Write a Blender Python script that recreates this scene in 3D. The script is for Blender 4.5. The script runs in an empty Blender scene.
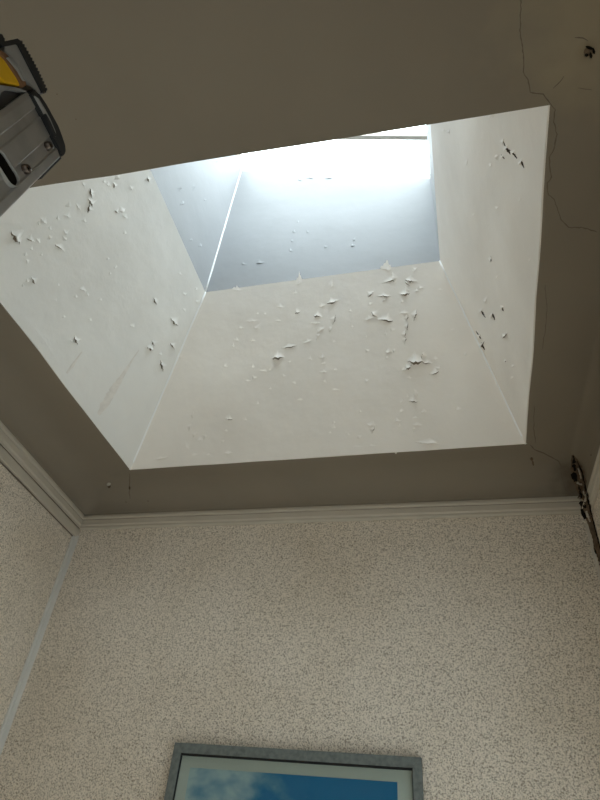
import bpy, bmesh, math, random
import numpy as np
from mathutils import Vector, Matrix, noise
from mathutils.bvhtree import BVHTree

SC = bpy.context.scene
COL = SC.collection
random.seed(7)

# ------------------------------------------------------------ camera, sky, exposure
F = 566.0                      # focal length in pixels of the 600 x 800 frame
HH = 1.25                      # flat ceiling above the lens, metres
EYE = 1.45                     # lens above the floor
_Z = np.array([75., -684., F]); _Z /= np.linalg.norm(_Z)
_X = np.array([-2422., 202., F]); _X = _X - _X.dot(_Z) * _Z; _X /= -np.linalg.norm(_X)
_Y = np.cross(_Z, _X)
R = np.array([_X, _Y, _Z])     # camera axes (right, down, forward) -> room axes
cam_d = bpy.data.cameras.new('camera')
cam = bpy.data.objects.new('camera', cam_d); COL.objects.link(cam)
cam_d.sensor_fit = 'VERTICAL'; cam_d.sensor_height = 24.0; cam_d.lens = 24.0 * F / 800.0
cam_d.clip_start = 0.02
rt = Vector(R @ np.array([1, 0, 0])); up = Vector(R @ np.array([0, -1, 0])); bk = Vector(R @ np.array([0, 0, -1]))
M = Matrix((rt, up, bk)).transposed().to_4x4(); M.translation = (0, 0, EYE)
cam.matrix_world = M
SC.camera = cam

SC.view_settings.view_transform = 'Standard'; SC.view_settings.look = 'None'
SC.view_settings.gamma = 1.0; SC.view_settings.use_curve_mapping = False
SC.view_settings.exposure = 0.47
SC.cycles.max_bounces = 14; SC.cycles.diffuse_bounces = 10; SC.cycles.transparent_max_bounces = 12
SC.cycles.sample_clamp_indirect = 0

SKY = 8.5
world = bpy.data.worlds.new('overcast_sky'); SC.world = world; world.use_nodes = True
bg = world.node_tree.nodes['Background']
# overcast sky: three times as bright overhead as at the horizon
_nt = world.node_tree
_tc = _nt.nodes.new('ShaderNodeTexCoord'); _sp = _nt.nodes.new('ShaderNodeSeparateXYZ'); _cl = _nt.nodes.new('ShaderNodeClamp')
_ma = _nt.nodes.new('ShaderNodeMath'); _ma.operation = 'MULTIPLY_ADD'; _ma.inputs[1].default_value = 2 / 3 * SKY; _ma.inputs[2].default_value = SKY / 3
_nt.links.new(_tc.outputs['Generated'], _sp.inputs[0]); _nt.links.new(_sp.outputs[2], _cl.inputs[0])
_nt.links.new(_cl.outputs[0], _ma.inputs[0]); _nt.links.new(_ma.outputs[0], bg.inputs[1])
bg.inputs[0].default_value = (0.93, 0.96, 0.975, 1)

# ------------------------------------------------------------ helpers
def q(x, y, z):                # units of ceiling height above the lens -> metres
    return Vector((x * HH, y * HH, z * HH + EYE))
EYEP = Vector((0, 0, EYE))
def ray(px, py):
    return Vector(R @ np.array([px - 300., py - 400., F])).normalized()
def hit_plane(px, py, p, n):
    d = ray(px, py); t = (p - EYEP).dot(n) / d.dot(n); return EYEP + d * t

def setp(o, label=None, cat=None, group=None, kind=None):
    if label: o['label'] = label
    if cat: o['category'] = cat
    if group: o['group'] = group
    if kind: o['kind'] = kind
    return o
def mesh_obj(name, verts, faces, mats, parent=None, smooth=False, fm=None):
    me = bpy.data.meshes.new(name)
    me.from_pydata([tuple(v) for v in verts], [], faces)
    for m in (mats if isinstance(mats, (list, tuple)) else [mats]): me.materials.append(m)
    if fm: me.polygons.foreach_set('material_index', fm)
    if smooth: me.polygons.foreach_set('use_smooth', [True] * len(me.polygons))
    me.update()
    o = bpy.data.objects.new(name, me); COL.objects.link(o)
    if parent: o.parent = parent
    return o
def bm_obj(name, bm, mats, parent=None, smooth=False):
    bmesh.ops.recalc_face_normals(bm, faces=bm.faces[:])
    me = bpy.data.meshes.new(name); bm.to_mesh(me); bm.free()
    for m in (mats if isinstance(mats, (list, tuple)) else [mats]): me.materials.append(m)
    if smooth: me.polygons.foreach_set('use_smooth', [True] * len(me.polygons))
    o = bpy.data.objects.new(name, me); COL.objects.link(o)
    if parent: o.parent = parent
    return o
def empty(name, loc):
    o = bpy.data.objects.new(name, None); COL.objects.link(o); o.location = loc
    o.empty_display_size = 0.1
    return o
def frame_box(bm, o, a, b, c, bev=0.0):      # box from corner o along vectors a, b, c
    vs = [bm.verts.new(o + a * i + b * j + c * k) for k in (0, 1) for j in (0, 1) for i in (0, 1)]
    fs = [(0, 1, 3, 2), (4, 6, 7, 5), (0, 4, 5, 1), (2, 3, 7, 6), (0, 2, 6, 4), (1, 5, 7, 3)]
    fl = [bm.faces.new([vs[i] for i in f]) for f in fs]
    if bev > 0:
        bmesh.ops.recalc_face_normals(bm, faces=fl)
        es = list({e for f in fl for e in f.edges})
        bmesh.ops.bevel(bm, geom=es, offset=bev, segments=2, profile=0.6, affect='EDGES')
def prism(bm, pts, ex):                      # closed polygon swept along vector ex
    n = len(pts); a = [bm.verts.new(p) for p in pts]; b = [bm.verts.new(p + ex) for p in pts]
    bm.faces.new(a); bm.faces.new(b[::-1])
    for i in range(n): bm.faces.new((a[i], b[i], b[(i + 1) % n], a[(i + 1) % n]))
def sweep(bm, pts, rad, seg=8):              # tube through points
    rings = []
    for i, p in enumerate(pts):
        t = (pts[min(i + 1, len(pts) - 1)] - pts[max(i - 1, 0)]).normalized()
        a = t.orthogonal().normalized(); b = t.cross(a)
        r = rad[i] if isinstance(rad, (list, tuple)) else rad
        rings.append([bm.verts.new(p + (a * math.cos(k * 2 * math.pi / seg) + b * math.sin(k * 2 * math.pi / seg)) * r) for k in range(seg)])
    for i in range(len(rings) - 1):
        for k in range(seg): bm.faces.new((rings[i][k], rings[i][(k + 1) % seg], rings[i + 1][(k + 1) % seg], rings[i + 1][k]))
    bm.faces.new(rings[0][::-1]); bm.faces.new(rings[-1])
def bvh_of(*objs):
    vs, fs = [], []
    for o in objs:
        k = len(vs); vs += [v.co.copy() for v in o.data.vertices]
        fs += [[i + k for i in p.vertices] for p in o.data.polygons]
    return BVHTree.FromPolygons(vs, fs)
def cast(tree, px, py):
    d = ray(px, py); p, n, i, t = tree.ray_cast(EYEP, d)
    if p is None: return None, None
    if n.dot(d) > 0: n = -n
    return p, n

# ------------------------------------------------------------ materials
def mat(name, col, rough=0.6, metal=0.0, var=0.0, var_scale=6.0, bump=0.0, bump_scale=60.0, dist=0.002, spec=0.4, col2=None):
    m = bpy.data.materials.new(name); m.use_nodes = True
    nt = m.node_tree; b = nt.nodes['Principled BSDF']
    b.inputs['Base Color'].default_value = (*col, 1); b.inputs['Roughness'].default_value = rough
    b.inputs['Metallic'].default_value = metal; b.inputs['Specular IOR Level'].default_value = spec
    tc = nt.nodes.new('ShaderNodeTexCoord')
    if var > 0:
        n = nt.nodes.new('ShaderNodeTexNoise'); n.inputs['Scale'].default_value = var_scale; n.inputs['Detail'].default_value = 6
        r = nt.nodes.new('ShaderNodeValToRGB')
        c2 = col2 or tuple(c * (1 - var) for c in col)
        r.color_ramp.elements[0].color = (*c2, 1); r.color_ramp.elements[0].position = 0.3
        r.color_ramp.elements[1].color = (*col, 1); r.color_ramp.elements[1].position = 0.62
        nt.links.new(tc.outputs['Object'], n.inputs['Vector']); nt.links.new(n.outputs['Fac'], r.inputs[0])
        nt.links.new(r.outputs[0], b.inputs['Base Color'])
    if bump > 0:
        n = nt.nodes.new('ShaderNodeTexNoise'); n.inputs['Scale'].default_value = bump_scale; n.inputs['Detail'].default_value = 5
        bp = nt.nodes.new('ShaderNodeBump'); bp.inputs['Strength'].default_value = bump; bp.inputs['Distance'].default_value = dist
        nt.links.new(tc.outputs['Object'], n.inputs['Vector']); nt.links.new(n.outputs['Fac'], bp.inputs['Height'])
        nt.links.new(bp.outputs[0], b.inputs['Normal'])
    return m

M_shaft = mat('shaft_white_paint', (0.90, 0.855, 0.80), 0.62, var=0.07, var_scale=3.0, bump=0.35, bump_scale=14, dist=0.006, spec=0.25)
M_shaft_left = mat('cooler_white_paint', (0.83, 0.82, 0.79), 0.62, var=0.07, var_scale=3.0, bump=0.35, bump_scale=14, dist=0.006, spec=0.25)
M_shaft_up = mat('upper_shaft_dimmed_paint', (0.375, 0.385, 0.40), 0.6, var=0.05, var_scale=4.0, bump=0.3, bump_scale=12, dist=0.005, spec=0.25)  # colour darkened to offset the strong light just under the glass
M_flake = mat('curled_paint', (0.86, 0.82, 0.76), 0.6, spec=0.25)
M_bare_shade = mat('shaded_bare_plaster', (0.26, 0.21, 0.16), 0.95, var=0.3, var_scale=60, spec=0.1)  # dark tone paints the shadow under lifted flakes
M_bead = mat('fresh_filler', (0.90, 0.91, 0.91), 0.55, spec=0.3)
M_trim = mat('cream_gloss_trim', (0.50, 0.45, 0.375), 0.42, var=0.06, var_scale=9, bump=0.12, bump_scale=40, dist=0.001)
M_trim2 = mat('pale_batten_paint', (0.57, 0.555, 0.52), 0.5, var=0.05, var_scale=9)
M_brown = mat('raw_broken_plaster', (0.17, 0.12, 0.08), 0.95, var=0.6, var_scale=55, bump=0.8, bump_scale=120, dist=0.004, spec=0.1)
M_void_shade = mat('hollow_shade_black', (0.012, 0.010, 0.008), 1.0, spec=0.0)  # black stands for the shade inside hollows, slot and rivets
M_crack_shade = mat('crack_dirt_and_shade', (0.16, 0.13, 0.10), 1.0, spec=0.0)  # also colours the painted shade line under the frieze board
M_floor = mat('brown_floor', (0.62, 0.53, 0.42), 0.6, var=0.2, var_scale=5)
M_alu = mat('brushed_aluminium', (0.46, 0.45, 0.43), 0.42, metal=0.75, var=0.18, var_scale=30, bump=0.15, bump_scale=90, dist=0.0006)
M_alu2 = mat('dull_aluminium', (0.34, 0.33, 0.31), 0.55, metal=0.3, var=0.2, var_scale=40)
M_rub = mat('black_rubber', (0.015, 0.015, 0.016), 0.5, bump=0.2, bump_scale=150, dist=0.001)
M_plas = mat('dark_grey_plastic', (0.04, 0.04, 0.042), 0.38)
M_yel = mat('yellow_plastic', (0.70, 0.40, 0.01), 0.45, var=0.12, var_scale=30)
M_rust = mat('worn_brown_edge', (0.22, 0.11, 0.05), 0.7, var=0.5, var_scale=50)
M_steel = mat('rivet_steel', (0.15, 0.12, 0.10), 0.35, metal=0.9)
M_frame = mat('grey_green_frame', (0.155, 0.175, 0.165), 0.5, var=0.35, var_scale=70, bump=0.2, bump_scale=120, dist=0.0006)
M_mat = mat('cream_mount', (0.50, 0.465, 0.39), 0.8)
M_black = mat('rebate_shadow_black', (0.01, 0.01, 0.01), 0.8)
M_bar = mat('glazing_bar_paint', (0.62, 0.57, 0.50), 0.6)

def wall_material(name, base, dark):
    m = bpy.data.materials.new(name); m.use_nodes = True
    nt = m.node_tree; L = nt.links; b = nt.nodes['Principled BSDF']
    b.inputs['Roughness'].default_value = 0.85; b.inputs['Specular IOR Level'].default_value = 0.2
    tc = nt.nodes.new('ShaderNodeTexCoord')
    n1 = nt.nodes.new('ShaderNodeTexNoise'); n1.inputs['Scale'].default_value = 210; n1.inputs['Detail'].default_value = 2.5
    n1.inputs['Roughness'].default_value = 0.55; n1.inputs['Distortion'].default_value = 0.6
    n2 = nt.nodes.new('ShaderNodeTexNoise'); n2.inputs['Scale'].default_value = 2.2; n2.inputs['Detail'].default_value = 4
    for n in (n1, n2): L.new(tc.outputs['Object'], n.inputs['Vector'])
    r = nt.nodes.new('ShaderNodeValToRGB')
    r.color_ramp.elements[0].color = (*dark, 1); r.color_ramp.elements[0].position = 0.36
    r.color_ramp.elements[1].color = (*base, 1); r.color_ramp.elements[1].position = 0.54
    L.new(n1.outputs['Fac'], r.inputs[0])
    r2 = nt.nodes.new('ShaderNodeValToRGB')
    r2.color_ramp.elements[0].color = (0.90, 0.88, 0.84, 1); r2.color_ramp.elements[0].position = 0.35
    r2.color_ramp.elements[1].color = (1, 1, 1, 1); r2.color_ramp.elements[1].position = 0.65
    L.new(n2.outputs['Fac'], r2.inputs[0])
    mx = nt.nodes.new('ShaderNodeMix'); mx.data_type = 'RGBA'; mx.blend_type = 'MULTIPLY'; mx.inputs[0].default_value = 1
    L.new(r.outputs[0], mx.inputs[6]); L.new(r2.outputs[0], mx.inputs[7]); L.new(mx.outputs[2], b.inputs['Base Color'])
    bp = nt.nodes.new('ShaderNodeBump'); bp.inputs['Strength'].default_value = 1.0; bp.inputs['Distance'].default_value = 0.006
    L.new(n1.outputs['Fac'], bp.inputs['Height']); L.new(bp.outputs[0], b.inputs['Normal'])
    return m
M_wall = wall_material('textured_wallpaper', (0.87, 0.785, 0.68), (0.38, 0.325, 0.26))

def ceiling_material(spots):
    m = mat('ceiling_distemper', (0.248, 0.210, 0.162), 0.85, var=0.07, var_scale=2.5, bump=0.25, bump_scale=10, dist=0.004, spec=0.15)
    nt = m.node_tree; L = nt.links; b = nt.nodes['Principled BSDF']
    src = b.inputs['Base Color'].links[0].from_socket
    tc = nt.nodes.new('ShaderNodeTexCoord')
    nz = nt.nodes.new('ShaderNodeTexNoise'); nz.inputs['Scale'].default_value = 14; nz.inputs['Detail'].default_value = 5
    L.new(tc.outputs['Object'], nz.inputs['Vector'])
    for (p, rad, colr, amt) in spots:                       # damp stains and a paler warm patch on the paint
        d = nt.nodes.new('ShaderNodeVectorMath'); d.operation = 'DISTANCE'
        L.new(tc.outputs['Object'], d.inputs[0]); d.inputs[1].default_value = p
        ad = nt.nodes.new('ShaderNodeMath'); ad.operation = 'MULTIPLY_ADD'
        L.new(nz.outputs['Fac'], ad.inputs[0]); ad.inputs[1].default_value = rad * 0.9; L.new(d.outputs['Value'], ad.inputs[2])
        mr = nt.nodes.new('ShaderNodeMapRange'); mr.interpolation_type = 'SMOOTHSTEP'
        mr.inputs['From Min'].default_value = rad * 0.45; mr.inputs['From Max'].default_value = rad * 1.45
        mr.inputs['To Min'].default_value = amt; mr.inputs['To Max'].default_value = 0
        L.new(ad.outputs[0], mr.inputs['Value'])
        mx = nt.nodes.new('ShaderNodeMix'); mx.data_type = 'RGBA'
        L.new(mr.outputs[0], mx.inputs[0]); L.new(src, mx.inputs[6]); mx.inputs[7].default_value = (*colr, 1)
        src = mx.outputs[2]
    L.new(src, b.inputs['Base Color'])
    return m

# ------------------------------------------------------------ the room's plan (units of HH)
DF = 1.62                       # far wall
XR = 0.2523 * DF                # right wall
ZC = 0.567 * DF                 # top of cornice / foot of cove
ZK = 0.534 * DF                 # underside of cornice
YN = -1.55                      # near wall
ZF = -EYE / HH
def xl(y): return -1.273 + (1.62 - y) * (0.047 / 0.557)      # left wall, slightly out of square
corner = [(xl(DF), DF), (XR, DF), (XR, YN), (xl(YN), YN)]      # far-left, far-right, near-right, near-left
def ring(il, ifar, ir, inr, z):
    L_ = lambda y: xl(y) + il
    yf, yn = DF - ifar, YN + inr
    return [q(L_(yf), yf, z), q(XR - ir, yf, z), q(XR - ir, yn, z), q(L_(yn), yn, z)]

# ---------------- floor and walls
def wall(name, a, b, z0, z1, mtl, out, label, thick=0.06):
    pa, pb, pc, pd = q(*a, z0), q(*b, z0), q(*b, z1), q(*a, z1)
    bm = bmesh.new(); prism(bm, [pa, pb, pc, pd], out * thick)
    return setp(bm_obj(name, bm, mtl), label, kind='structure')
TW = 0.12
fl = bmesh.new()
prism(fl, [q(*corner[i], ZF) for i in range(4)], Vector((0, 0, -0.05)))
setp(bm_obj('floor', fl, M_floor), 'plain brown floor of the stairwell', kind='structure')
wall_far = wall('wall_far', corner[0], corner[1], ZF, ZC, M_wall, Vector((0, 1, 0)), 'far wall with pale stippled wallpaper under the skylight')
sy0, sy1, sz0, sz1 = 0.32, 1.40, ZF + 0.06, ZF + 1.15           # added low side window, unseen, for fill light
bmn = bmesh.new()
for (ya, yb_, za, zb) in ((YN, sy0, ZF, ZC), (sy1, DF, ZF, ZC), (sy0, sy1, ZF, sz0), (sy0, sy1, sz1, ZC)):
    prism(bmn, [q(XR, ya, za), q(XR, yb_, za), q(XR, yb_, zb), q(XR, ya, zb)], Vector((0.12, 0, 0)))
wall_right = setp(bm_obj('wall_right', bmn, M_wall), 'right wall with stippled wallpaper and mouldy top corner', kind='structure')
bmn = bmesh.new()
for (ya, yb_, za, zb) in ((sy0, sy0 + .05, sz0, sz1), (sy1 - .05, sy1, sz0, sz1), (sy0, sy1, sz0, sz0 + .05), (sy0, sy1, sz1 - .05, sz1), (.84, .88, sz0, sz1)):
    prism(bmn, [q(XR + .03, ya, za), q(XR + .03, yb_, za), q(XR + .03, yb_, zb), q(XR + .03, ya, zb)], Vector((0.05, 0, 0)))
fill_window3 = setp(bm_obj('fill_window_3', bmn, M_trim2), 'added white low window in the right wall, for fill light', kind='structure')
wx0, wx1, wz0, wz1 = -0.92, 0.3, ZF + 0.36, ZF + 1.10          # added unseen window behind the camera, gives fill light
bmn = bmesh.new()
for (xa, xb, za, zb) in ((corner[3][0], wx0, ZF, ZC), (wx1, XR, ZF, ZC), (wx0, wx1, ZF, wz0), (wx0, wx1, wz1, ZC)):
    prism(bmn, [q(xa, YN, za), q(xb, YN, za), q(xb, YN, zb), q(xa, YN, zb)], Vector((0, -0.12, 0)))
wall_near = setp(bm_obj('wall_near', bmn, M_wall), 'wall behind the camera with an added fill window', kind='structure')
bmn = bmesh.new()
for (xa, xb, za, zb) in ((wx0, wx0 + .05, wz0, wz1), (wx1 - .05, wx1, wz0, wz1), (wx0, wx1, wz0, wz0 + .05), (wx0, wx1, wz1 - .05, wz1), (-.42, -.38, wz0, wz1)):
    prism(bmn, [q(xa, YN - .03, za), q(xb, YN - .03, za), q(xb, YN - .03, zb), q(xa, YN - .03, zb)], Vector((0, -0.05, 0)))
fill_window2 = setp(bm_obj('fill_window_2', bmn, M_trim2), 'added white window behind the camera, for fill light', kind='structure')
FILL_WIN2 = (wx0, wx1, wz0, wz1)
wall_left = wall('wall_left', corner[3], corner[0], ZF, ZC, M_wall, Vector((-1, 0, 0)), 'left wall with stippled wallpaper panel')

# ---------------- ceiling with coves and the skylight opening
open_c = [(-1.0256, 1.4546), (0.2538, 1.4409), (0.2278, 0.4723), (-0.9974, 0.4382)]   # far-left, far-right, near-right, near-left
cv, cf = [], []
NS = 12
EN = 40
def edge_pts(a, b, n):
    return [a + (b - a) * (i / n) for i in range(n)]
rings = []
_r0 = ring(-0.003, -0.003, -0.003, -0.003, ZC - 0.0015)          # the cove's back edge runs into the wall behind the cornice
rings.append([p for i in range(4) for p in edge_pts(_r0[i], _r0[(i + 1) % 4], EN)])
for k in range(NS + 1):
    a = k / NS * math.pi / 2
    u, w = 1 - math.cos(a), math.sin(a)
    rg = ring(0.0115 + 0.1085 * u, 0.0115 + 0.1085 * u, 0.032 * u, 0.0115 + 0.1085 * u, ZC + (1 - ZC) * w)
    rings.append([p for i in range(4) for p in edge_pts(rg[i], rg[(i + 1) % 4], EN)])
oc = [q(x, y, 1.0) for x, y in open_c]
orng = []
for i in range(4):
    e = edge_pts(oc[i], oc[(i + 1) % 4], EN)
    for k, p in enumerate(e):
        if 0 < k < EN:
            d = (oc[(i + 1) % 4] - oc[i]).normalized(); nrm = Vector((d.y, -d.x, 0))
            p = p + nrm * (noise.noise(Vector((p.x * 4, p.y * 4, 3.3))) * 0.006 * math.sin(math.pi * k / EN))
        orng.append(p)
NI = 6
base = rings[-1]
for k in range(1, NI + 1):
    rings.append([base[j].lerp(orng[j], k / NI) + Vector((0, 0, noise.noise(base[j].lerp(orng[j], k / NI) * 2.5) * 0.006 * (0 if k == NI else 1))) for j in range(4 * EN)])
# upward return of the ceiling board around the opening keeps its edge solid
n4 = 4 * EN
for rg in rings: cv += rg
for k in range(len(rings) - 1):
    for j in range(n4):
        j2 = (j + 1) % n4
        cf.append((k * n4 + j, (k + 1) * n4 + j, (k + 1) * n4 + j2, k * n4 + j2))
stain_c = hit_plane(576, 478, q(0, 0, 0.955), Vector((0, 0, 1)))
spots = [(tuple(stain_c), 0.11, (0.07, 0.05, 0.03), 0.85),
         (tuple(hit_plane(588, 50, q(0, 0, 1), Vector((0, 0, 1)))), 0.03, (0.10, 0.07, 0.035), 0.6),
         (tuple(hit_plane(600, 20, q(0, 0, 1), Vector((0, 0, 1)))), 0.25, (0.40, 0.33, 0.22), 0.5)]  # paler, warmer patch towards the near right
M_ceil = ceiling_material(spots)
ceiling = mesh_obj('ceiling', cv, cf, M_ceil, smooth=True)
setp(ceiling, 'drab beige coved ceiling around the skylight opening, cracked at the right', kind='structure')

# ---------------- skylight shaft
ZB = 1.65                       # where the flared part meets the upright part
yb = 0.755 * ZB
XB0, XB1 = -0.4868 * ZB, 0.0394 * ZB
YB1, YB0 = yb, 0.655
up_c = [(XB0, YB1), (XB1, YB1), (XB1 - 0.008, YB0), (XB0, YB0)]
def ztop(x): return 2.189 + (0.0798 - x) * (2.5534 - 2.1893) / (0.80866 + 0.0798)
def panel(name, P00, P10, P11, P01, nx, ny, mtl, label, amp=0.004, low_edge=None, sd=0.0):
    c = (P00 + P10 + P11 + P01) / 4
    nrm = (P10 - P00).cross(P01 - P00).normalized()
    cen = q((XB0 + XB1) / 2, 0.95, c.z and (c.z - EYE) / HH)
    if nrm.dot(cen - c) < 0: nrm = -nrm
    vs, fs = [], []
    for j in range(ny + 1):
        for i in range(nx + 1):
            u, v = i / nx, j / ny
            if j == 0 and low_edge: a = low_edge[i]
            else: a = P00.lerp(P10, u)
            b = P01.lerp(P11, u)
            if low_edge and j > 0:
                a = P00.lerp(P10, u)
            p = a.lerp(b, v)
            w = min(1, 6 * u, 6 * (1 - u), 6 * v, 6 * (1 - v))
            p = p + nrm * (noise.noise(p * 4.5 + Vector((sd, 0, 0))) * amp + noise.noise(p * 14 + Vector((0, sd, 0))) * amp * 0.25) * w
            vs.append(p)
    nf = (nx + 1)
    for j in range(ny):
        for i in range(nx):
            f = (j * nf + i, j * nf + i + 1, (j + 1) * nf + i + 1, (j + 1) * nf + i)
            fs.append(f)
    nfront = len(vs); vs += [v.copy() for v in vs[:nfront]]          # the rim has vertices of its own, so the face shades clean
    nv = len(vs)
    # outer face, 4 cm outward, and the rim
    for k, (i, j) in enumerate([(0, 0), (nx, 0), (nx, ny), (0, ny)]):
        vs.append(vs[j * nf + i] - nrm * 0.04)
    _o = nfront
    fs.append((nv, nv + 3, nv + 2, nv + 1))
    rim = [[j * nf for j in range(ny + 1)], [j * nf + nx for j in range(ny + 1)], list(range(nx + 1)), [ny * nf + i for i in range(nx + 1)]]
    for k, (r_, a, b) in enumerate([(rim[0], nv, nv + 3), (rim[1], nv + 1, nv + 2), (rim[2], nv, nv + 1), (rim[3], nv + 3, nv + 2)]):
        fs.append(tuple(t + _o for t in r_) + (b, a))
    o = mesh_obj(name, vs, fs, mtl, smooth=False)
    o.data.polygons.foreach_set('use_smooth', [i < nx * ny for i in range(len(o.data.polygons))])
    bm = bmesh.new(); bm.from_mesh(o.data); bmesh.ops.recalc_face_normals(bm, faces=bm.faces[:]); bm.to_mesh(o.data); bm.free()
    return setp(o, label, kind='structure')
BZ = [q(x, y, ZB) for x, y in up_c]
TP = [q(x, y, ztop(x)) for x, y in up_c]
def low(i): return [orng[(i * EN + k) % n4] for k in range(EN + 1)]
shaft = {}
names = ['far', 'right', 'near', 'left']
lab_lo = ['beige peeling lower slope of the skylight shaft above the far wall', 'smooth right slope of the skylight shaft with a dark torn gash',
          'near slope of the skylight shaft', 'pale grey flared left slope of the skylight shaft with curled paint']
lab_up = ['bluish white upright face at the head of the shaft, below the glass', 'narrow upright right face at the head of the shaft',
          'upright near face at the head of the shaft', 'bluish triangular upright left face at the head of the shaft']
for i, nm in enumerate(names):
    j = (i + 1) % 4
    shaft[nm] = panel('wall_shaft_' + nm, oc[i], oc[j], BZ[j], BZ[i], EN, 24, M_shaft_left if nm == 'left' else M_shaft, lab_lo[i], 0.007, low(i), i * 7.1)
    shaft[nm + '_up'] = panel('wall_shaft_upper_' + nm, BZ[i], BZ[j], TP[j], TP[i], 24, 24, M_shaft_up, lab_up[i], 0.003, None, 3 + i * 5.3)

# filler beads in the inside corners of the shaft
def bead(idx, a, b, rad, label):
    bm = bmesh.new(); n = 14
    pts = [a.lerp(b, k / n) + Vector((noise.noise(a.lerp(b, k / n) * 9), noise.noise(a.lerp(b, k / n) * 9 + Vector((5, 5, 5))), 0)) * 0.0015 for k in range(n + 1)]
    sweep(bm, pts, [rad * (0.85 + 0.3 * random.random()) for _ in pts], 8)
    return setp(bm_obj('trim_%d' % idx, bm, M_bead, smooth=True), label, kind='structure')
bead(8, oc[0], BZ[0], 0.0048, 'white filler bead in the far left corner of the flared shaft')
bead(9, BZ[0], TP[0], 0.0052, 'white filler bead in the far left corner of the upright shaft')
bead(10, oc[1], BZ[1], 0.0045, 'white filler bead in the far right corner of the flared shaft')
# plaster edging along the foot of the slopes
def edging(idx, i, w, label):
    j = (i + 1) % 4
    e = low(i); A, B, Cc, Dd = oc[i], oc[j], BZ[j], BZ[i]
    nrm = (B - A).cross(Dd - A).normalized()
    if nrm.dot(q(-0.37, 0.95, 1.3) - A) < 0: nrm = -nrm
    vs, fs = [], []
    for k in range(EN + 1):
        u = k / EN
        upv = ((Dd.lerp(Cc, u)) - A.lerp(B, u)).normalized()
        ww = w * (1 + 0.25 * noise.noise(Vector((u * 9, idx, 0))))
        inset = Vector((0, 0, 0))
        p0 = e[k] + upv * 0.0005
        vs += [p0 - nrm * 0.002, p0 + nrm * 0.0035, p0 + upv * ww + nrm * 0.0035, p0 + upv * (ww + 0.002) - nrm * 0.004]
    for k in range(EN):
        a, b = 4 * k, 4 * k + 4
        for s in range(4): fs.append((a + s, a + (s + 1) % 4, b + (s + 1) % 4, b + s))
    fs.append((0, 1, 2, 3)); fs.append((4 * EN + 3, 4 * EN + 2, 4 * EN + 1, 4 * EN))
    o = mesh_obj('trim_%d' % idx, vs, fs, M_shaft_left if idx == 13 else M_shaft)
    bm = bmesh.new(); bm.from_mesh(o.data); bmesh.ops.recalc_face_normals(bm, faces=bm.faces[:]); bm.to_mesh(o.data); bm.free()
    return setp(o, label, kind='structure')
edging(11, 0, 0.030, 'narrow plaster edging along the foot of the far slope')
edging(12, 1, 0.020, 'narrow plaster edging along the foot of the right slope')
edging(13, 3, 0.034, 'narrow plaster edging along the foot of the left slope')

# ---------------- skylight glazing: sloping frame, bars, panes
wpl_n = (TP[1] - TP[0]).cross(TP[3] - TP[0]).normalized()
if wpl_n.z < 0: wpl_n = -wpl_n
sx = (TP[1] - TP[0]); sy = (TP[3] - TP[0])
win = bmesh.new()
o0 = TP[0]
ux, uy = sx.normalized(), sy.normalized()
LX, LY = sx.length, sy.length
fw, fh = 0.07, 0.05
frame_box(win, o0 - ux * fw + uy * 0.0 - wpl_n * 0.0, ux * (LX + 2 * fw), -uy * fw, wpl_n * fh, 0.003)
frame_box(win, o0 - ux * fw + uy * LY, ux * (LX + 2 * fw), uy * fw, wpl_n * fh, 0.003)
frame_box(win, o0 - ux * fw, ux * fw, uy * LY, wpl_n * fh, 0.003)
frame_box(win, o0 + ux * LX, ux * fw, uy * LY, wpl_n * fh, 0.003)
window = setp(bm_obj('window_1', win, M_bar), 'sloping skylight glazing at the head of the shaft, one thin bar across it', kind='structure')
pb_ = hit_plane(400, 138.5, o0, wpl_n)
tb = (pb_ - o0).dot(uy)
bm = bmesh.new(); frame_box(bm, o0 + uy * (tb - 0.011) + wpl_n * 0.004, ux * (LX + 0.012), uy * 0.022, wpl_n * 0.035, 0.003)
bm_obj('glazing_bar', bm, M_bar, window)
m = bpy.data.materials.new('skylight_glass'); m.use_nodes = True; nt = m.node_tree; nt.nodes.clear()
out = nt.nodes.new('ShaderNodeOutputMaterial'); tr = nt.nodes.new('ShaderNodeBsdfTransparent'); gl = nt.nodes.new('ShaderNodeBsdfGlossy')
tr.inputs[0].default_value = (0.90, 0.95, 0.96, 1); gl.inputs['Roughness'].default_value = 0.05
mx = nt.nodes.new('ShaderNodeMixShader'); mx.inputs[0].default_value = 0.05
nt.links.new(tr.outputs[0], mx.inputs[1]); nt.links.new(gl.outputs[0], mx.inputs[2]); nt.links.new(mx.outputs[0], out.inputs[0])
M_glass = m
for a, b in ((-0.03, tb - 0.004), (tb + 0.004, LY + 0.03)):
    bm = bmesh.new(); frame_box(bm, o0 - ux * 0.03 + uy * a + wpl_n * 0.018, ux * (LX + 0.06), uy * (b - a), wpl_n * 0.004)
    bm_obj('pane', bm, M_glass, window)
bm = bmesh.new(); frame_box(bm, q(FILL_WIN2[0], YN - .045, FILL_WIN2[2]), Vector(((FILL_WIN2[1] - FILL_WIN2[0]) * HH, 0, 0)), Vector((0, 0, (FILL_WIN2[3] - FILL_WIN2[2]) * HH)), Vector((0, .004, 0)))
bm_obj('pane', bm, M_glass, fill_window2)
bm = bmesh.new(); frame_box(bm, q(XR + .045, sy0, sz0), Vector((0, (sy1 - sy0) * HH, 0)), Vector((0, 0, (sz1 - sz0) * HH)), Vector((.004, 0, 0)))
bm_obj('pane', bm, M_glass, fill_window3)
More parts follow.
